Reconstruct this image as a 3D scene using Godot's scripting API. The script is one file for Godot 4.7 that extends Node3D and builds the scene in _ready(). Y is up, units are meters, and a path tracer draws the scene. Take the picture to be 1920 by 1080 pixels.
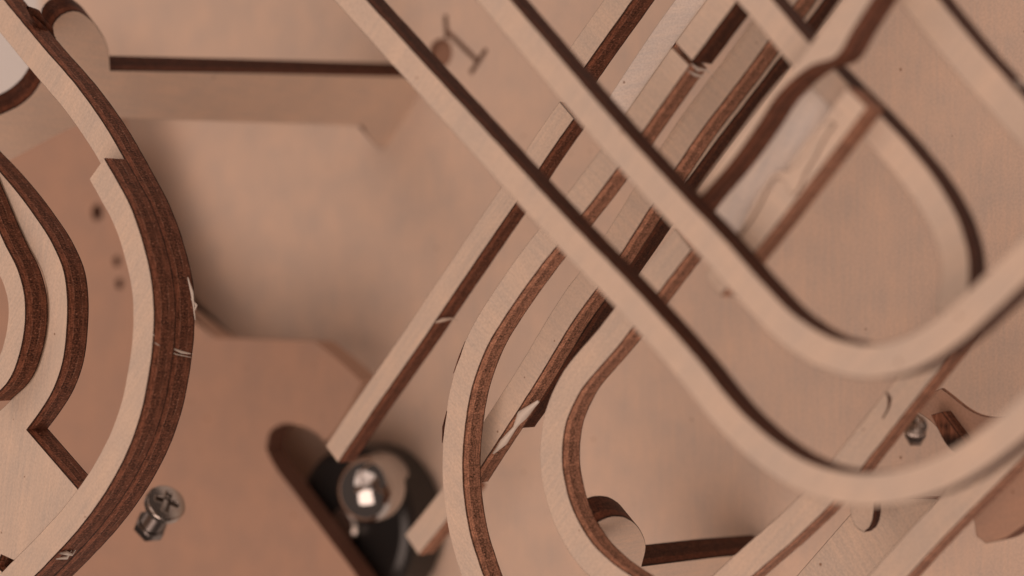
extends Node3D
# Laser-cut plywood marble run, seen close up. Outlines below are in millimetres; MM turns them into metres.
# x runs along the plates, y is up, z is the direction the plates face.

const MM := 0.001
var veneer: StandardMaterial3D
var veneer_pale: StandardMaterial3D
var char_dark: StandardMaterial3D
var char_light: StandardMaterial3D
var char_brown: StandardMaterial3D
var veneer_warm: StandardMaterial3D
var board_pale: StandardMaterial3D
var gap_shade_tri: StandardMaterial3D
var char_tri: StandardMaterial3D
var veneer_tri: StandardMaterial3D
var board_tri: StandardMaterial3D
var board_uv: StandardMaterial3D
var scorch: StandardMaterial3D
var board_edge: StandardMaterial3D
var steel: StandardMaterial3D
var screw_metal: StandardMaterial3D
var dark_metal: StandardMaterial3D
var slot_black: StandardMaterial3D
var paper: StandardMaterial3D
var glue: StandardMaterial3D
var wob := FastNoiseLite.new()
var taken := {}
var serial := 0

func lin(r: float, g: float, b: float) -> Color:
	return Color(r, g, b).linear_to_srgb()

# ---------------------------------------------------------------- textures
func noise_img(w: int, h: int, freq: float, sd: int, oct := 4) -> Image:
	var n := FastNoiseLite.new()
	n.seed = sd
	n.noise_type = FastNoiseLite.TYPE_SIMPLEX_SMOOTH
	n.frequency = freq
	n.fractal_octaves = oct
	var im := n.get_seamless_image(w, h)
	im.convert(Image.FORMAT_RF)
	return im

func veneer_image(base: Color, sd: int, grain := 1.0) -> Image:
	var size := 768
	var streak := noise_img(size, 48, 0.09, sd, 3)
	streak.resize(size, size, Image.INTERPOLATE_CUBIC)
	var fine := noise_img(size, 192, 0.35, sd + 1, 2)
	fine.resize(size, size, Image.INTERPOLATE_CUBIC)
	var blotch := noise_img(size, size, 0.008, sd + 2, 4)
	var speck := noise_img(size, size, 0.16, sd + 3, 1)
	var im := Image.create(size, size, true, Image.FORMAT_RGB8)
	for y in size:
		for x in size:
			var s := streak.get_pixel(x, y).r - 0.5
			var f := fine.get_pixel(x, y).r - 0.5
			var b := blotch.get_pixel(x, y).r - 0.5
			var k := speck.get_pixel(x, y).r
			var v := 1.0 + grain * (0.13 * s + 0.15 * f) + 0.10 * b + 0.15 * (k - 0.5)
			var warm := 0.06 * b + 0.04 * s
			if k > 0.93:
				v -= (k - 0.93) * 3.0
			im.set_pixel(x, y, lin(base.r * (v + warm), base.g * v, base.b * (v - warm)))
	var rng := RandomNumberGenerator.new()
	rng.seed = sd
	for k in 16:
		# pin knots and soot specks
		var cx := rng.randi_range(6, size - 7)
		var cy := rng.randi_range(6, size - 7)
		var rad := rng.randf_range(1.2, 3.6)
		for dy in range(-5, 6):
			for dx in range(-5, 6):
				var fall := 1.0 - smoothstep(rad * 0.5, rad * 1.3, Vector2(dx, dy).length())
				if fall > 0.0:
					im.set_pixel(cx + dx, cy + dy, im.get_pixel(cx + dx, cy + dy).lerp(lin(base.r * 0.35, base.g * 0.25, base.b * 0.2), fall * 0.8))
	im.generate_mipmaps()
	return im

func char_image(base: Color, light: float, sd: int) -> Image:
	var w := 768
	var h := 96
	var along := noise_img(48, h, 0.12, sd, 2)
	along.resize(w, h, Image.INTERPOLATE_CUBIC)
	var across := noise_img(w, 12, 0.25, sd + 1, 3)
	across.resize(w, h, Image.INTERPOLATE_CUBIC)
	var grit := noise_img(w, h, 0.075, sd + 2, 3)
	var slow := noise_img(w, 24, 0.02, sd + 3, 2)
	slow.resize(w, h, Image.INTERPOLATE_CUBIC)
	var im := Image.create(w, h, true, Image.FORMAT_RGB8)
	for y in h:
		var v := (y + 0.5) / h
		# three plies, each burnt a little deeper than the one before it; the inner one shows end grain; soot sits at the lips and in the glue lines
		var inner := smoothstep(0.31, 0.35, v) - smoothstep(0.65, 0.69, v)
		var last := smoothstep(0.65, 0.69, v)
		var lip := maxf(1.0 - smoothstep(0.05, 0.12, v), smoothstep(0.88, 0.95, v))
		var seam := maxf(maxf(1.0 - absf(v - 0.33) / 0.03, 1.0 - absf(v - 0.67) / 0.03), 0.0)
		for x in w:
			var a := along.get_pixel(x, y).r - 0.5
			var c := across.get_pixel(x, y).r - 0.5
			var g := grit.get_pixel(x, y).r - 0.5
			var s := slow.get_pixel(x, y).r - 0.5
			var m := 1.0 + 0.5 * s + 0.9 * a + (1.1 + 0.9 * inner) * g + (0.3 + 0.5 * inner) * c
			m *= 1.35 - 0.65 * inner - 0.45 * last
			m *= 1.0 - 0.82 * lip
			m = maxf(m, 0.10)
			var gl := maxf(0.0, g - 0.24) * light + seam * maxf(0.0, a + 0.12) * light * 0.28
			im.set_pixel(x, y, lin(base.r * m + gl, base.g * m + gl * 0.72, base.b * m + gl * 0.55))
	im.generate_mipmaps()
	return im

func mat(tex: Image, rough: float, triplanar := 0.0) -> StandardMaterial3D:
	var m := StandardMaterial3D.new()
	m.albedo_texture = ImageTexture.create_from_image(tex)
	m.roughness = rough
	m.metallic_specular = 0.35
	if triplanar > 0.0:
		m.uv1_triplanar = true
		m.uv1_scale = Vector3.ONE * triplanar
	return m

func plain(c: Color, rough: float, metal := 0.0) -> StandardMaterial3D:
	var m := StandardMaterial3D.new()
	m.albedo_color = c
	m.roughness = rough
	m.metallic = metal
	return m

func make_materials() -> void:
	var birch := veneer_image(Color(0.615, 0.505, 0.412), 11)
	var bleached := veneer_image(Color(0.86, 0.79, 0.72), 31)
	veneer = mat(birch, 0.62)
	veneer_pale = mat(bleached, 0.55)
	veneer_tri = mat(birch, 0.65, 22.0)
	var fibre := veneer_image(Color(0.44, 0.285, 0.21), 91, 0.5)
	board_tri = mat(fibre, 0.7, 22.0)
	board_uv = mat(fibre, 0.7)
	scorch = plain(lin(0.27, 0.15, 0.10), 0.75)
	board_edge = plain(lin(0.12, 0.052, 0.032), 0.75)
	var dark := char_image(Color(0.080, 0.025, 0.012), 0.30, 51)
	char_dark = mat(dark, 0.7)
	char_brown = mat(char_image(Color(0.165, 0.063, 0.036), 0.95, 61), 0.65)
	veneer_warm = mat(veneer_image(Color(0.72, 0.57, 0.46), 101, 0.7), 0.62)
	board_pale = mat(veneer_image(Color(0.635, 0.50, 0.405), 41, 0.55), 0.65, 22.0)
	char_light = mat(char_image(Color(0.39, 0.20, 0.13), 0.7, 71), 0.7)
	gap_shade_tri = mat(char_image(Color(0.19, 0.078, 0.045), 0.2, 81), 0.7, 60.0)  # brown that stands in for shade in the bracket gap
	char_tri = mat(dark, 0.75, 60.0)
	steel = plain(lin(0.50, 0.49, 0.48), 0.07, 1.0)
	screw_metal = plain(lin(0.40, 0.36, 0.33), 0.22, 1.0)
	dark_metal = plain(lin(0.20, 0.18, 0.17), 0.3, 1.0)
	slot_black = plain(lin(0.012, 0.011, 0.011), 0.35)  # for the added drum that darkens the slot
	paper = plain(lin(0.80, 0.79, 0.77), 0.85)
	glue = plain(lin(0.66, 0.60, 0.53), 0.25)

# ---------------------------------------------------------------- naming
func numbered(called: String) -> String:
	var n: int = taken.get(called, 0)
	taken[called] = n + 1
	return called if n == 0 else "%s_%03d" % [called, n]

func tag(o: Node, label: String, category: String, group := "", kind := "") -> void:
	o.set_meta("label", label)
	o.set_meta("category", category)
	if group:
		o.set_meta("group", group)
	if kind:
		o.set_meta("kind", kind)

func thing(called: String, label: String, category: String, at: Vector3, turn := Basis.IDENTITY, group := "") -> Node3D:
	var o := Node3D.new()
	o.name = numbered(called)
	add_child(o)
	o.transform = Transform3D(turn, at)
	tag(o, label, category, group)
	return o

func adopt(part: Node3D, owner_thing: Node3D, at: Vector3) -> void:
	# turns a loose node into a part of a thing; at is in millimetres in the scene
	remove_child(part)
	part.remove_meta("label")
	part.remove_meta("category")
	owner_thing.add_child(part, true)
	part.position = at * MM - owner_thing.position

func obj(called: String, mesh: Mesh, m: Material, parent: Node3D) -> MeshInstance3D:
	var o := MeshInstance3D.new()
	o.name = called
	o.mesh = mesh
	o.material_override = m
	o.cast_shadow = GeometryInstance3D.SHADOW_CASTING_SETTING_ON
	parent.add_child(o, true)
	return o

# ---------------------------------------------------------------- outlines
func pts(flat: Array) -> PackedVector2Array:
	var p := PackedVector2Array()
	for i in range(0, flat.size(), 2):
		p.append(Vector2(flat[i], flat[i + 1]))
	return p

func curve(p: PackedVector2Array, step: float) -> PackedVector2Array:
	var r := PackedVector2Array()
	var n := p.size()
	if n < 3:
		for i in n - 1:
			var k0 := maxi(1, int(p[i].distance_to(p[i + 1]) / step))
			for j in k0:
				r.append(p[i].lerp(p[i + 1], float(j) / k0))
		r.append(p[n - 1])
		return r
	for i in n - 1:
		var a := p[i]
		var b := p[i + 1]
		var before := p[i - 1] if i > 0 else a * 2.0 - b
		var after := p[i + 2] if i + 2 < n else b * 2.0 - a
		# tangents scaled by chord length keep the curve free of loops where points lie unevenly
		var d := a.distance_to(b)
		var d0 := maxf(before.distance_to(a), 0.01)
		var d1 := maxf(b.distance_to(after), 0.01)
		var ta := ((a - before) / d0 * d + (b - a) / d * d0) / (d0 + d) * d
		var tb := ((b - a) / d * d1 + (after - b) / d1 * d) / (d1 + d) * d
		var k := maxi(1, int(ceil(d / step)))
		for j in k:
			var t := float(j) / k
			var t2 := t * t
			var t3 := t2 * t
			r.append(a * (2 * t3 - 3 * t2 + 1) + ta * (t3 - 2 * t2 + t) + b * (-2 * t3 + 3 * t2) + tb * (t3 - t2))
	r.append(p[n - 1])
	return r

func rounded(p: PackedVector2Array, step: float, corner := 42.0, long := 0.0) -> PackedVector2Array:
	# a closed outline: bends gentler than corner degrees become curves, sharper ones stay corners
	var n := p.size()
	var first := -1
	var sharp := []
	for i in n:
		var u := (p[i] - p[(i + n - 1) % n]).angle_to(p[(i + 1) % n] - p[i])
		sharp.append(absf(rad_to_deg(u)) > corner)
		if long > 0.0 and (p[i].distance_to(p[(i + n - 1) % n]) > long or p[i].distance_to(p[(i + 1) % n]) > long):
			sharp[i] = true
		if sharp[i] and first < 0:
			first = i
	if first < 0:
		first = 0
	var r := PackedVector2Array()
	var run := PackedVector2Array([p[first]])
	for j in range(1, n + 1):
		var i := (first + j) % n
		run.append(p[i])
		if sharp[i] or j == n:
			var c := curve(run, step)
			for q in c.size() - 1:
				r.append(c[q])
			run = PackedVector2Array([p[i]])
	return r

func strip(center: PackedVector2Array, w: float, sd: float) -> PackedVector2Array:
	var left := PackedVector2Array()
	var right := PackedVector2Array()
	var n := center.size()
	for i in n:
		var t := (center[mini(i + 1, n - 1)] - center[maxi(i - 1, 0)]).normalized()
		var nor := Vector2(-t.y, t.x)
		left.append(center[i] + nor * (w * 0.5 + 0.045 * wob.get_noise_2d(i * 1.0, sd)))
		right.append(center[i] - nor * (w * 0.5 + 0.045 * wob.get_noise_2d(i * 1.0, sd + 40.0)))
	right.reverse()
	left.append_array(right)
	return left

# ---------------------------------------------------------------- solids
func add_tri(st: SurfaceTool, v: Array, nor: Array, uv: Array) -> void:
	var face: Vector3 = (v[1] - v[0]).cross(v[2] - v[0])
	var order := [0, 2, 1] if face.dot(nor[0] + nor[1] + nor[2]) > 0.0 else [0, 1, 2]
	for k in order:
		st.set_normal(nor[k])
		st.set_uv(uv[k])
		st.add_vertex(v[k])

func solid(o: Node3D, outline: PackedVector2Array, t: float, face_mat: Material, edge_mat: Material, grain := 0.0) -> void:
	var p := outline
	if Geometry2D.is_polygon_clockwise(p):
		p.reverse()
	var n := p.size()
	var lip := 0.07
	var en := PackedVector2Array()
	for i in n:
		var d := (p[(i + 1) % n] - p[i]).normalized()
		en.append(Vector2(d.y, -d.x))
	var inner := PackedVector2Array()
	for i in n:
		var a := en[(i + n - 1) % n]
		var b := en[i]
		var m := a + b
		if m.length() < 0.3:
			m = b
		m = m.normalized()
		inner.append(p[i] - m * (lip / maxf(m.dot(b), 0.5)))
	serial += 1
	var rot := grain
	var off := Vector2(serial * 0.37, serial * 0.61)
	# faces
	var ft := SurfaceTool.new()
	ft.begin(Mesh.PRIMITIVE_TRIANGLES)
	var idx := Geometry2D.triangulate_polygon(inner)
	if idx.is_empty():
		idx = Geometry2D.triangulate_polygon(p)
		inner = p
	for k in range(0, idx.size(), 3):
		for side in 2:
			var v := []
			var uv := []
			var z := 0.0 if side == 0 else -t
			for j in 3:
				var q := inner[idx[k + j]]
				v.append(Vector3(q.x, q.y, z) * MM)
				uv.append(q.rotated(rot) / 45.0 + off)
			var nz := Vector3(0, 0, 1 if side == 0 else -1)
			add_tri(ft, v, [nz, nz, nz], uv)
	obj("veneer_face", ft.commit(), face_mat, o)
	# cut edge: lip, wall, lip
	var et := SurfaceTool.new()
	et.begin(Mesh.PRIMITIVE_TRIANGLES)
	var run := 0.0
	for i in n:
		var j := (i + 1) % n
		var e := en[i]
		var e0 := en[(i + n - 1) % n]
		var e1 := en[j]
		var n0 := (e + e0).normalized() if e.dot(e0) > 0.85 else e
		var n1 := (e + e1).normalized() if e.dot(e1) > 0.85 else e
		var len := p[i].distance_to(p[j])
		var u0 := (run + serial * 7.3) / 16.0
		var u1 := (run + len + serial * 7.3) / 16.0
		run += len
		var rows := [[inner, 0.0, 0.0], [p, -lip, 0.04], [p, -t + lip, 0.96], [inner, -t, 1.0]]
		for k in 3:
			var A: Array = rows[k]
			var C: Array = rows[k + 1]
			var lift := 0.0 if k == 1 else (0.8 if k == 0 else -0.8)
			var a3 := Vector3(A[0][i].x, A[0][i].y, A[1]) * MM
			var b3 := Vector3(A[0][j].x, A[0][j].y, A[1]) * MM
			var c3 := Vector3(C[0][i].x, C[0][i].y, C[1]) * MM
			var d3 := Vector3(C[0][j].x, C[0][j].y, C[1]) * MM
			var na := Vector3(n0.x, n0.y, lift).normalized()
			var nb := Vector3(n1.x, n1.y, lift).normalized()
			add_tri(et, [a3, b3, c3], [na, nb, na], [Vector2(u0, A[2]), Vector2(u1, A[2]), Vector2(u0, C[2])])
			add_tri(et, [b3, d3, c3], [nb, nb, na], [Vector2(u1, A[2]), Vector2(u1, C[2]), Vector2(u0, C[2])])
	obj("charred_edge", et.commit(), edge_mat, o)

func centre(p: PackedVector2Array) -> Vector2:
	var lo := p[0]
	var hi := p[0]
	for q in p:
		lo = lo.min(q)
		hi = hi.max(q)
	return (lo + hi) * 0.5

func shifted(p: PackedVector2Array, by: Vector2) -> PackedVector2Array:
	var r := PackedVector2Array()
	for q in p:
		r.append(q - by)
	return r

func rail(label: String, flat: Array, w: float, z: float, t: float, edge: Material, face: Material = null, group := "") -> Node3D:
	var line := curve(pts(flat), 0.9)
	var c := centre(line)
	var o := thing("plywood_rail", label, "rail", Vector3(c.x, c.y, z) * MM, Basis.IDENTITY, group)
	var dir: float = flat[flat.size() - 1] - flat[1]
	solid(o, strip(shifted(line, c), w, serial * 9.0), t, face if face else veneer, edge, -0.85 if dir > 0 else 0.75)
	return o

func plate(called: String, label: String, category: String, flat: Array, z: float, t: float, edge: Material, face: Material = null, corner := 42.0) -> Node3D:
	var line := rounded(pts(flat), 0.9, corner)
	var c := centre(line)
	var o := thing(called, label, category, Vector3(c.x, c.y, z) * MM)
	solid(o, shifted(line, c), t, face if face else veneer, edge, 0.5 + serial)
	return o

func bracket(label: String, at: Vector3, flat: Array, rear: float, t: float) -> Node3D:
	# stands square to the plates: local x runs back from them, local y up across the rail it carries
	var y := Vector3(0.6712, 0.7413, 0.0).normalized()
	var x := Vector3(0, 0, -1)
	var turn := Basis(x, y, x.cross(y))
	var p := pts(flat)
	for i in p.size():
		p[i].x = minf(p[i].x, rear)
	var line := rounded(p, 0.9, 50.0, 9.0)
	var o := thing("plywood_bracket", label, "bracket", Vector3(at.x, at.y, 0) * MM, turn)
	solid(o, line, t, veneer_warm, char_dark, 1.57)
	return o

func tube(parent: Node3D, called: String, line: Array, r: float, m: Material) -> void:
	# a thin round thread through points given in millimetres
	var st := SurfaceTool.new()
	st.begin(Mesh.PRIMITIVE_TRIANGLES)
	var rings := []
	var shift := parent.position / MM
	for i in line.size():
		line[i] -= shift
	for i in line.size():
		var d: Vector3 = (line[mini(i + 1, line.size() - 1)] - line[maxi(i - 1, 0)]).normalized()
		var side := d.cross(Vector3(0.3, 0.2, 0.93)).normalized()
		var up := side.cross(d).normalized()
		var ring := []
		var rr := r * (0.35 if i == 0 or i == line.size() - 1 else 1.0 + 0.35 * sin(i * 2.3))
		for k in 8:
			var a := k * TAU / 8.0
			var nn := side * cos(a) + up * sin(a)
			ring.append([(line[i] + nn * rr) * MM, nn])
		rings.append(ring)
	for i in rings.size() - 1:
		for k in 8:
			var a: Array = rings[i][k]
			var b: Array = rings[i][(k + 1) % 8]
			var c: Array = rings[i + 1][k]
			var d: Array = rings[i + 1][(k + 1) % 8]
			add_tri(st, [a[0], b[0], c[0]], [a[1], b[1], c[1]], [Vector2(), Vector2(), Vector2()])
			add_tri(st, [b[0], d[0], c[0]], [b[1], d[1], c[1]], [Vector2(), Vector2(), Vector2()])
	obj(called, st.commit(), m, parent)

func lathe(profile: Array, seg: int) -> ArrayMesh:
	# profile: [radius, height] pairs in millimetres, turned about local z
	var st := SurfaceTool.new()
	st.begin(Mesh.PRIMITIVE_TRIANGLES)
	for i in profile.size() - 1:
		var a: Array = profile[i]
		var b: Array = profile[i + 1]
		var sl := Vector2(b[1] - a[1], a[0] - b[0]).normalized()
		for k in seg:
			var p0 := k * TAU / seg
			var p1 := (k + 1) * TAU / seg
			var d0 := Vector3(cos(p0), sin(p0), 0)
			var d1 := Vector3(cos(p1), sin(p1), 0)
			var up := Vector3(0, 0, 1)
			var n0 := d0 * sl.x + up * sl.y
			var n1 := d1 * sl.x + up * sl.y
			var v00: Vector3 = (d0 * a[0] + up * a[1]) * MM
			var v10: Vector3 = (d1 * a[0] + up * a[1]) * MM
			var v01: Vector3 = (d0 * b[0] + up * b[1]) * MM
			var v11: Vector3 = (d1 * b[0] + up * b[1]) * MM
			var z2 := [Vector2(), Vector2(), Vector2()]
			if a[0] > 0.0:
				add_tri(st, [v00, v10, v01], [n0, n1, n0], z2)
			if b[0] > 0.0:
				add_tri(st, [v10, v11, v01], [n1, n1, n0], z2)
	return st.commit()

func screw(label: String, foot: Vector3, axis: Vector3, length: float, shank: float, head: float, group: String) -> void:
	var z := axis.normalized()
	var x := Vector3(0, 1, 0).cross(z).normalized()
	var o := thing("machine_screw", label, "screw", foot * MM, Basis(x, z.cross(x), z), group)
	var prof := [[0.0, -2.5], [shank * 0.8, -2.5]]
	var turns := int((length + 2.1) / 0.5)
	for k in turns:
		prof.append([shank * 0.84, -2.2 + k * 0.5])
		prof.append([shank, -1.95 + k * 0.5])
	prof.append([shank * 0.84, length])
	obj("threaded_shank", lathe(prof, 32), dark_metal, o)
	obj("hex_nut", lathe([[shank * 0.9, -2.6], [shank * 1.2, -2.6], [shank * 1.32, -2.4], [shank * 1.32, -1.3], [shank * 1.2, -1.1], [shank * 0.9, -1.1]], 6), dark_metal, o)
	# head: a low dome on a cylinder with a cross recess pressed into it
	var hh := head * 0.42
	obj("head_rim", lathe([[shank * 0.7, length], [head * 0.94, length], [head, length + 0.12], [head, length + hh * 0.72], [head * 0.965, length + hh * 0.9], [head * 0.9, length + hh]], 40), screw_metal, o)
	var st := SurfaceTool.new()
	st.begin(Mesh.PRIMITIVE_TRIANGLES)
	var g := 30
	var grid := []
	for i in g + 1:
		var row := []
		for k in 97:
			var r := head * 0.9 * i / g
			var a := k * TAU / 96.0
			var q := Vector2(r * cos(a), r * sin(a)).rotated(0.45)
			var slot := minf(absf(q.x), absf(q.y))
			var reach := maxf(absf(q.x), absf(q.y))
			var dep := (1.0 - smoothstep(head * 0.10, head * 0.17, slot)) * (1.0 - smoothstep(head * 0.45, head * 0.62, reach))
			var hgt := length + hh + head * 0.10 * (1.0 - pow(r / (head * 0.9), 2.0)) - dep * head * 0.34
			row.append(Vector3(r * cos(a), r * sin(a), hgt) * MM)
		grid.append(row)
	for i in g:
		for k in 96:
			var a3: Vector3 = grid[i][k]
			var b3: Vector3 = grid[i + 1][k]
			var c3: Vector3 = grid[i + 1][k + 1]
			var d3: Vector3 = grid[i][k + 1]
			st.add_vertex(a3); st.add_vertex(c3); st.add_vertex(b3)
			if i > 0:
				st.add_vertex(a3); st.add_vertex(d3); st.add_vertex(c3)
	st.index()
	st.generate_normals()
	obj("head_face", st.commit(), screw_metal, o)

func ball(label: String, at: Vector3, r: float) -> void:
	var m := SphereMesh.new()
	m.radius = r * MM
	m.height = 2.0 * r * MM
	m.radial_segments = 96
	m.rings = 48
	var o := MeshInstance3D.new()
	o.name = numbered("steel_ball")
	o.mesh = m
	o.material_override = steel
	add_child(o)
	o.position = at * MM
	tag(o, label, "ball", "steel balls in the slot")

func cut_plate(called: String, label: String, flat: Array, z: float, t: float, holes: Array, hole_mat: Material, board: Material, deep: float) -> void:
	var c := centre(pts(flat))
	var root := CSGCombiner3D.new()
	root.name = numbered(called)
	add_child(root)
	root.position = Vector3(c.x, c.y, z) * MM
	tag(root, label, "panel")
	for k in holes.size() + 1:
		var q := CSGPolygon3D.new()
		q.name = "board" if k == 0 else "cut_%d" % k
		var poly := PackedVector2Array()
		var line: PackedVector2Array = rounded(pts(flat), 3.0, 30.0, 9.0) if k == 0 else holes[k - 1]
		for v in line:
			poly.append((v - c) * MM)
		q.polygon = poly
		q.mode = CSGPolygon3D.MODE_DEPTH
		q.depth = (t if k == 0 else deep + 1.0) * MM
		q.position.z = 0.0 if k == 0 else 1.0 * MM
		q.operation = CSGShape3D.OPERATION_UNION if k == 0 else CSGShape3D.OPERATION_SUBTRACTION
		q.material = board if k == 0 else hole_mat
		root.add_child(q)

func disc(x: float, y: float, r: float, squash := 1.0) -> PackedVector2Array:
	var p := PackedVector2Array()
	for k in 24:
		var a := k * TAU / 24.0
		p.append(Vector2(x + r * cos(a), y + r * squash * sin(a)))
	return p

func bar(a: Vector2, b: Vector2, w: float) -> PackedVector2Array:
	var d := (b - a).normalized()
	var s := Vector2(-d.y, d.x) * w * 0.5
	return PackedVector2Array([a + s, b + s, b - s, a - s])

func soft_lamp(called: String, at: Vector3, aim: Vector3, size: Vector2, colour: Color, energy: float) -> void:
	var l := AreaLight3D.new()
	l.name = called
	add_child(l)
	l.look_at_from_position(at, aim, Vector3.UP)
	l.area_size = size
	l.light_color = colour
	l.light_energy = energy
	l.shadow_enabled = true

func _ready() -> void:
	wob.seed = 5
	wob.frequency = 0.35
	# camera
	var yaw := deg_to_rad(40.0)
	var back := Vector3(sin(yaw), 0, cos(yaw))
	var cam := Camera3D.new()
	cam.name = "camera"
	add_child(cam)
	cam.look_at_from_position(back * 0.192115, Vector3.ZERO, Vector3.UP)
	cam.fov = 16.0
	cam.near = 0.01
	cam.far = 5.0
	var attr := CameraAttributesPhysical.new()
	attr.frustum_focal_length = 85.384
	attr.frustum_focus_distance = 0.222
	attr.frustum_near = 0.01
	attr.frustum_far = 5.0
	attr.exposure_aperture = 20.0
	cam.attributes = attr
	cam.current = true
	# air and light
	var we := WorldEnvironment.new()
	we.name = "surroundings"
	var env := Environment.new()
	env.background_mode = Environment.BG_COLOR
	env.background_color = lin(1.0, 0.71, 0.59)
	env.background_energy_multiplier = 0.10
	env.ambient_light_source = Environment.AMBIENT_SOURCE_DISABLED
	env.tonemap_mode = Environment.TONE_MAPPER_LINEAR
	env.tonemap_exposure = 1.0
	env.sdfgi_enabled = true
	env.ssao_enabled = true
	env.ssil_enabled = true
	we.environment = env
	add_child(we)
	soft_lamp("softbox_lamp", Vector3(0.36, -0.50, 1.02), Vector3(0, 0, -0.03), Vector2(1.1, 1.2), lin(1.0, 0.735, 0.612), 1.10)
	soft_lamp("fill_lamp", Vector3(0.12, 0.80, 0.92), Vector3(0, 0, -0.03), Vector2(1.5, 1.2), lin(1.0, 0.735, 0.612), 0.70)  # unseen fill lamp added from above, not a window

	make_materials()

	# ------------------------------------------------------------ setting
	var drop := BoxMesh.new()
	drop.size = Vector3(1.2, 0.9, 0.01)
	var d := obj("backdrop", drop, paper, self)
	d.position = Vector3(-0.1, 0, -0.16)
	tag(d, "plain white paper backdrop behind the wooden marble run", "backdrop", "", "structure")

	# ------------------------------------------------------------ boards behind
	var i_slot := [bar(Vector2(-67.23, 35.86), Vector2(-61.81, 31.46), 0.75), bar(Vector2(-67.53, 38.12), Vector2(-67.23, 34.82), 0.75), bar(Vector2(-59.97, 32.79), Vector2(-62.88, 29.62), 0.75)]
	cut_plate("back_board", "large smooth plywood board at the rear with an I-shaped slot", [-159.10, 66.43, 42.63, 41.46, 42.63, -41.46, -159.10, -66.43], -66.0, 4.0, i_slot + [disc(-68.43, 32.83, 2.2, 0.95)], scorch, board_pale, 1.0)
	var panel_cuts := [rounded(pts([-88.91, -22.72, -88.15, -20.28, -85.66, -19.05, -82.14, -19.12, -78.98, -19.94, -76.90, -21.24, -58.28, -32.95, -50.83, -45.45, -64.34, -46.95, -70.68, -39.49, -76.80, -34.04, -83.09, -28.59, -87.61, -24.53]), 1.0, 50.0), disc(-126.42, 11.58, 1.3), disc(-121.72, 4.04, 0.85), disc(-121.10, 0.65, 0.85)]
	cut_plate("slotted_panel", "brown panel with a deep rounded slot where the steel balls sit", [-145.33, 29.64, -124.13, 26.37, -117.86, 9.61, -108.16, -2.75, -99.42, -7.24, -79.19, -7.36, -74.02, -10.19, -70.18, -12.69, -72.80, -16.69, -75.87, -20.09, -77.73, -21.42, -79.71, -20.27, -82.35, -19.50, -85.34, -19.41, -87.50, -20.40, -88.26, -22.39, -86.85, -24.12, -82.35, -28.17, -76.08, -33.62, -69.98, -39.06, -63.56, -46.86, -180.86, -59.81, -180.86, 27.19], -52.0, 3.5, panel_cuts, board_edge, board_tri, 6.0)
	var hb := thing("slot_dark_drum", "black round drum added to darken the slot behind the steel balls", "drum", Vector3(-77.91, -33.15, -57.50) * MM)  # added so the shaded inside of the slot comes out black
	obj("drum_body", lathe([[0.0, 0.0], [9.8, 0.0], [10.8, -0.6], [11.2, -1.6], [11.2, -7.0]], 64), slot_black, hb)
	obj("hub", lathe([[0.0, 1.6], [2.2, 1.6], [2.6, 1.2], [2.6, -0.2]], 40), screw_metal, hb)
	plate("backing_strip", "bleached pale strip showing between the rails beside the flaked rail", "strip", [12.68, 7.05, 16.29, 3.23, 18.66, 4.44, 28.57, 15.49, 28.30, 18.13, 26.09, 18.75, 19.83, 14.74], -12.3, 3.0, char_light, veneer_pale)
	plate("backing_strip", "bleached pale strip between the top blurred rail and the jointed rail", "strip", [-17.65, 19.54, -8.77, 29.62, -3.79, 34.69, 0.36, 34.27, -7.34, 26.28, -14.64, 18.19], -36.0, 3.0, char_light, veneer_pale)
	plate("backing_strip", "wide pale strip under the hooked tab below the big bend", "strip", [13.15, -22.19, 21.89, -21.61, 11.87, -33.27, 1.89, -34.25], -42.0, 3.0, char_light)

	# ------------------------------------------------------------ brackets
	bracket("long bracket with a rounded lug and dark top edge running to the rear board", Vector3(-73.43, 26.37, 0.0), [0.82, 4.53, 0.40, 5.65, 0.83, 7.02, 2.18, 7.81, 4.59, 7.18, 7.31, 5.47, 9.82, 3.04, 11.79, 0.00, 34.49, 1.91, 59.20, 3.87, 68.62, 4.53, 70.38, 1.41, 68.50, -2.17, 66.59, -8.53, 63.88, -8.12, 60.26, -6.04, 58.89, -4.99, 39.40, -5.96, 17.52, -7.02, 11.68, -8.51, 8.21, -11.13, 4.41, -14.59, 0.90, -16.91, -3.60, -10.60, -0.40, -7.91, 1.76, -6.10, 2.60, -4.41, 2.78, -2.78, 2.52, -0.00], 66.5, 3.0)
	bracket("short bracket whose rounded lug pokes out inside the narrow arc", Vector3(-11.49, -30.85, 0.0), [20.70, 7.35, 20.20, 9.17, 21.40, 9.66, 23.50, 9.56, 26.65, 8.44, 30.64, 6.03, 33.61, 3.53, 36.04, 0.00, 51.05, -0.74, 63.42, -1.71, 77.44, -15.22, 38.02, -8.09, 25.54, 1.77], 66.0, 3.0)
	var angled := plate("plywood_bracket", "reddish angular bracket beside the small screw under the bends", "bracket", [15.98, -12.43, 20.06, -10.49, 24.52, -13.11, 31.72, -11.96, 31.72, -19.66, 27.03, -19.13, 22.21, -17.47, 18.81, -14.01], -46.0, 0.7, char_light, board_uv)
	var burnt := thing("gap_shade_plate", "", "", Vector3.ZERO)  # dark plate added in place of a shaded gap, not burnt wood
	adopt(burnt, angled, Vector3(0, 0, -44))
	solid(burnt, rounded(pts([19.90, -13.20, 21.19, -12.81, 24.16, -16.31, 23.74, -17.43, 22.35, -16.79]), 0.7, 50.0), 2.0, gap_shade_tri, char_brown)  # shade of the gap painted as a toasted brown face
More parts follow.
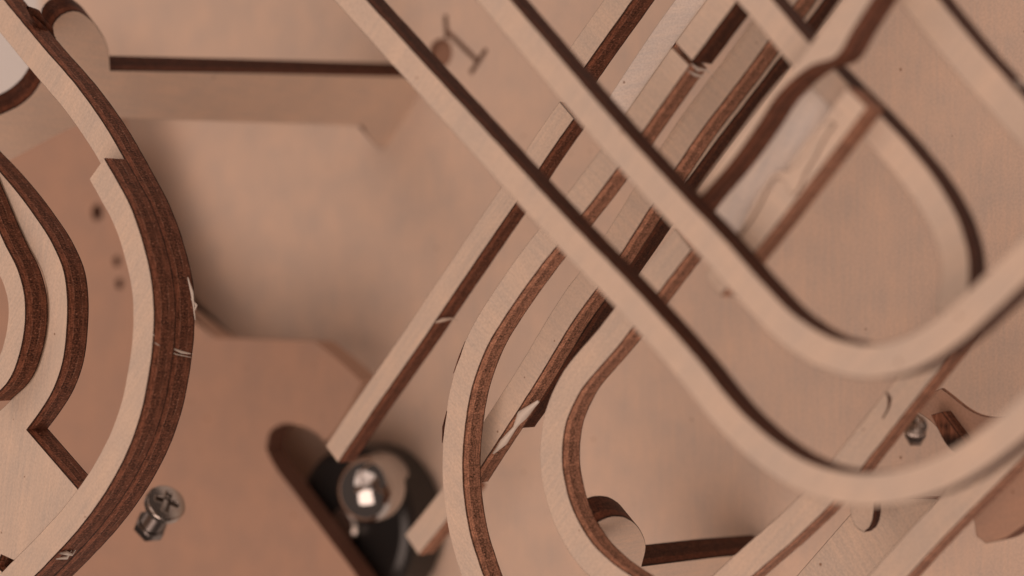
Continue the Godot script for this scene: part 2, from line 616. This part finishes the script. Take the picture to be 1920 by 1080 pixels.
	plate("plywood_bracket", "reddish rounded bracket end under the outer bend", "bracket", [27.69, -21.71, 29.31, -20.28, 34.41, -16.58, 35.52, -21.69, 32.84, -23.54, 31.31, -24.60, 29.19, -25.24, 28.15, -24.58], -38.0, 3.0, char_brown, board_uv)
	plate("plywood_tab", "small rounded tab with a hooked burnt outline below the outer bend", "tab", [15.16, -21.31, 15.03, -22.96, 15.28, -23.92, 15.91, -24.64, 16.65, -24.91, 17.27, -24.43, 17.71, -23.42, 17.77, -21.14], -36.0, 1.5, char_dark)

	# ------------------------------------------------------------ slanting rails in the middle
	var low := rail("blurred straight rail running up from the steel balls", [-18.85, 19.88, -19.68, 19.04, -25.43, 12.73, -29.25, 8.58, -37.06, 0.00, -41.91, -5.39, -51.73, -15.93, -55.85, -20.51], 2.9, -32.0, 3.0, char_brown)
	tube(low, "splinter", [Vector3(-38.57, -4.08, -31.90), Vector3(-37.93, -3.77, -32.50), Vector3(-37.65, -3.59, -33.60), Vector3(-37.44, -3.79, -34.60)], 0.2, veneer)
	rail("upper blurred rail with a broad dark edge above the crossing rails", [-15.04, 22.21, -12.47, 24.97, -6.40, 31.28, -3.27, 34.55], 3.0, -26.0, 3.6, char_brown)
	rail("stubby blurred rail end beside the steel balls", [-48.22, -24.01, -51.86, -27.98, -55.56, -31.68, -57.25, -33.33], 3.4, -48.0, 3.0, char_light)
	rail("narrow lower layer of the double-edged straight rail", [-21.90, -14.72, -18.10, -10.48, -11.82, -2.86, -5.07, 5.04, 3.09, 14.22, 10.22, 21.66, 17.05, 28.79, 20.06, 32.15], 2.2, -26.1, 3.0, char_dark)
	var doubled := rail("straight double-edged rail between the two arcs with a glossy glue bead", [-26.38, -20.65, -23.89, -17.57, -17.42, -9.66, -11.19, -1.69, -7.28, 2.51, -1.75, 9.33, 3.93, 16.18, 9.74, 22.24, 15.33, 28.35, 18.36, 31.68], 2.9, -23.0, 3.0, char_light)
	tube(doubled, "glue_bead", [Vector3(-18.92, -15.02, -23.00), Vector3(-17.63, -13.68, -22.80), Vector3(-16.29, -12.71, -22.80), Vector3(-15.57, -12.12, -23.00)], 0.5, glue)
	tube(doubled, "glue_bead", [Vector3(-22.39, -18.11, -23.50), Vector3(-20.69, -16.73, -23.30), Vector3(-19.17, -15.16, -23.30), Vector3(-17.38, -13.53, -23.40)], 0.35, glue)
	var outer := rail("long arched rail with a speckled brown edge, widest of the two arcs", [-18.32, -33.31, -19.74, -30.61, -21.56, -26.22, -22.32, -22.85, -22.62, -18.87, -22.32, -15.14, -21.33, -10.54, -19.14, -5.77, -15.51, -1.12, -11.38, 3.32, -7.42, 7.10, -1.32, 13.24, 1.81, 16.72, 7.26, 22.70], 2.95, -17.0, 3.0, char_light)
	tube(outer, "burnt_flake", [Vector3(-20.80, -5.69, -17.00), Vector3(-21.56, -7.30, -17.00), Vector3(-22.47, -9.14, -17.00)], 0.08, char_tri)
	tube(outer, "burnt_flake", [Vector3(-23.39, -13.18, -17.00), Vector3(-23.85, -14.92, -17.00), Vector3(-24.08, -16.65, -17.00)], 0.13, char_tri)
	tube(outer, "glue_thread", [Vector3(8.39, 21.85, -17.20), Vector3(8.59, 21.38, -18.00), Vector3(8.64, 21.42, -19.20), Vector3(8.73, 21.22, -20.00)], 0.16, glue)
	tube(outer, "glue_thread", [Vector3(8.01, 21.20, -17.20), Vector3(8.26, 20.85, -18.20), Vector3(8.24, 20.85, -19.60)], 0.14, glue)
	rail("short rail continuing the arched rail past the open joint", [7.58, 23.09, 12.09, 27.74, 15.57, 31.39], 2.95, -17.0, 3.4, char_dark)
	rail("narrow arched rail curling round the bracket lug", [7.16, 4.76, 6.65, 4.24, -2.17, -5.17, -7.05, -10.06, -8.73, -13.08, -9.37, -15.97, -9.37, -18.50, -8.94, -20.62, -7.89, -23.29, -5.31, -26.75, -2.04, -29.07, 1.97, -30.83], 3.0, -17.5, 3.0, char_light)
	var under := rail("straight rail passing under both bends with a brown edge", [35.45, 0.49, 31.62, -3.76, 26.55, -9.53, 21.61, -15.27, 17.72, -19.66, 13.42, -23.65, 8.35, -27.80, 3.79, -31.75], 2.9, -27.0, 3.0, char_light)
	tube(under, "glue_thread", [Vector3(24.42, -10.00, -26.90), Vector3(24.77, -10.65, -26.90), Vector3(24.65, -11.53, -26.90), Vector3(24.01, -12.58, -26.90)], 0.14, char_tri)
	rail("straight rail beside the hanging bracket end", [41.42, -8.83, 38.26, -12.40, 33.93, -16.90, 28.91, -21.79, 22.83, -28.17, 20.15, -31.04], 3.0, -30.0, 3.0, char_light)
	var flaked := rail("short slanting rail with flaked veneer inside the inner bend", [18.51, 0.19, 21.95, 3.85, 27.78, 10.10, 33.48, 16.32], 2.7, -6.0, 3.0, char_light)
	var fl := thing("veneer_flake", "", "", Vector3.ZERO)
	adopt(fl, flaked, Vector3(0, 0, -5.78))
	solid(fl, rounded(pts([21.42, 4.47, 23.06, 6.24, 23.95, 7.64, 24.73, 8.93, 25.51, 9.71, 26.17, 9.45, 26.61, 8.59, 27.26, 8.11, 27.81, 8.56, 28.35, 9.75, 29.54, 11.46, 30.34, 12.81, 31.45, 14.13, 30.92, 14.35, 29.54, 13.03, 28.35, 11.51, 26.83, 10.36, 25.45, 10.22, 24.06, 8.86, 22.15, 6.07]), 0.7, 70.0), 0.2, veneer, char_light)
	rail("rail that slants under the fork and curves down behind the inner bend", [19.09, 28.19, 21.97, 25.12, 25.35, 21.40, 29.19, 17.59, 32.93, 14.12, 36.06, 10.98, 38.61, 7.93, 40.37, 4.95, 41.11, 2.25, 41.01, -0.22, 40.37, -2.25], 2.7, -9.0, 3.0, char_dark)
	var dark_rail := rail("straight slanting rail beyond the fork with a very dark edge", [31.73, 30.13, 36.05, 25.04, 40.54, 19.70, 44.99, 14.81, 49.29, 10.15], 3.0, -12.0, 3.0, char_dark)
	tube(dark_rail, "glue_thread", [Vector3(45.03, 17.53, -12.40), Vector3(44.93, 17.24, -13.30), Vector3(44.88, 17.15, -14.40)], 0.2, glue)
	plate("plywood_rail", "forked rail with a hollowed thick dark edge above the flaked rail", "rail", [35.76, 28.36, 32.50, 24.60, 28.40, 19.98, 25.13, 16.94, 21.77, 13.35, 18.91, 10.28, 15.28, 6.30, 16.58, 6.75, 18.04, 8.16, 21.77, 11.74, 24.29, 14.64, 25.95, 16.70, 27.86, 18.26, 29.75, 19.24, 31.92, 19.72, 33.70, 22.00, 35.51, 24.33, 38.55, 27.84], -5.0, 3.8, char_brown)

	# ------------------------------------------------------------ rails in front
	rail("outer J-shaped rail, a long slope into a wide bend", [-28.61, 35.34, -22.46, 30.00, -14.37, 22.90, -3.97, 13.78, 5.76, 5.30, 14.88, -2.38, 20.09, -7.09, 24.29, -11.25, 27.82, -13.83, 32.05, -15.85, 36.65, -16.58, 41.10, -16.04, 45.39, -14.42, 49.09, -12.12, 52.25, -9.49, 55.32, -6.52], 2.75, 0.0, 3.0, char_dark)
	rail("inner J-shaped rail, nested inside the wider bend", [-8.73, 33.45, -2.30, 27.21, 3.23, 21.76, 10.70, 14.37, 17.80, 7.76, 22.90, 3.23, 26.74, -0.46, 30.48, -3.59, 34.11, -5.40, 37.90, -6.03, 41.58, -5.38, 44.92, -3.61, 48.18, -1.05, 52.25, 2.56, 55.32, 5.30], 2.8, 0.0, 3.0, char_dark)
	var straight_arc := rail("lower layer of the doubled arc, running straight on past the bracket lug", [-74.75, 35.14, -69.70, 30.98, -63.73, 26.08, -55.83, 19.70, -52.09, 16.05, -48.00, 11.22, -45.30, 7.75, -43.23, 3.91, -41.87, 0.00, -41.70, -3.34, -41.87, -5.56, -42.55, -8.92, -43.57, -12.30, -45.04, -15.27, -48.53, -19.97, -53.18, -24.50, -58.52, -28.62, -65.18, -33.33], 3.3, 6.95, 3.0, char_brown)
	tube(straight_arc, "frayed_fibre", [Vector3(-39.78, 1.11, 5.20), Vector3(-39.80, -0.45, 4.60), Vector3(-40.01, -1.95, 4.20), Vector3(-39.98, -3.35, 4.00)], 0.14, glue)
	tube(straight_arc, "frayed_fibre", [Vector3(-39.97, -1.12, 4.60), Vector3(-39.93, -1.79, 3.90), Vector3(-40.09, -2.79, 4.20)], 0.12, glue)
	tube(straight_arc, "frayed_fibre", [Vector3(-64.27, 31.20, 7.20), Vector3(-65.18, 30.74, 5.50), Vector3(-65.74, 30.08, 4.20), Vector3(-65.70, 29.09, 3.20), Vector3(-65.19, 28.46, 3.00)], 0.5, char_tri)
	tube(straight_arc, "frayed_fibre", [Vector3(-64.43, 30.34, 6.50), Vector3(-65.02, 29.08, 4.60), Vector3(-64.54, 28.15, 3.20)], 0.35, char_tri)
	var arc := rail("upper layer of the doubled arc, cut off square at its top end", [-48.71, 12.58, -47.04, 10.62, -44.70, 7.77, -42.64, 3.86, -41.37, 0.00, -41.12, -3.29, -41.29, -5.49, -41.96, -8.80, -42.98, -12.14, -44.44, -15.08, -47.92, -19.72, -52.56, -24.20, -57.88, -28.27, -64.53, -32.93], 3.3, 10.0, 3.0, char_brown)
	tube(arc, "glue_thread", [Vector3(-39.57, -4.70, 10.10), Vector3(-39.82, -5.49, 8.90), Vector3(-40.14, -6.19, 7.20), Vector3(-40.32, -6.68, 5.60), Vector3(-40.55, -6.95, 3.80)], 0.13, glue)
	tube(arc, "glue_thread", [Vector3(-39.59, -5.58, 9.80), Vector3(-39.98, -6.33, 8.20), Vector3(-40.24, -6.88, 6.40), Vector3(-40.54, -7.28, 4.10)], 0.10, glue)
	tube(arc, "glue_thread", [Vector3(-54.79, -28.46, 10.10), Vector3(-55.04, -28.46, 9.20), Vector3(-55.14, -28.79, 8.20), Vector3(-55.27, -28.29, 7.60)], 0.22, glue)
	tube(arc, "glue_thread", [Vector3(-55.56, -29.11, 10.00), Vector3(-55.54, -29.13, 8.60), Vector3(-55.23, -28.34, 8.20)], 0.16, glue)
	plate("plywood_plate", "pale plate with a curved arm and a notch beside the doubled arc", "plate", [-69.72, 15.52, -65.78, 12.87, -59.83, 8.13, -56.29, 4.60, -54.45, 1.71, -53.90, -1.14, -53.99, -4.28, -54.72, -8.01, -56.29, -10.92, -58.61, -13.42, -60.97, -15.49, -51.55, -21.76, -54.08, -24.32, -58.52, -27.99, -61.35, -30.32, -65.58, -29.51, -66.36, -30.88, -64.81, -31.68, -71.73, -36.63, -77.88, -37.26, -77.88, -15.88, -65.78, -13.52, -61.73, -10.62, -59.36, -7.83, -57.68, -4.73, -57.31, -2.13, -58.14, 1.44, -61.73, 4.96, -65.78, 10.04, -69.72, 12.84], 9.8, 2.9, char_brown)
	rail("small curved rail lying on the pale notched plate", [-67.11, 11.73, -61.30, 3.46, -59.41, 1.15, -58.47, -1.14, -58.37, -3.43, -58.94, -5.73, -60.54, -8.63, -64.18, -11.05], 3.0, 13.05, 3.0, char_brown)

	# ------------------------------------------------------------ small things
	ball("shiny steel ball with a bright highlight at the head of the slot", Vector3(-66.35, -26.79, -50.00), 4.5)
	ball("duller steel ball half hidden behind the shiny one", Vector3(-73.28, -27.09, -59.00), 4.3)
	screw("cross-head screw standing out of the brown panel beside the doubled arc", Vector3(-66.46, -27.52, -13.00), Vector3(0.78, 0.58, 0.23), 2.8, 1.5, 2.45, "screws")
	screw("small screw end beside the reddish bracket", Vector3(24.16, -13.98, -33.00), Vector3(0.45, 0.35, 0.82), 1.2, 0.8, 1.2, "screws")
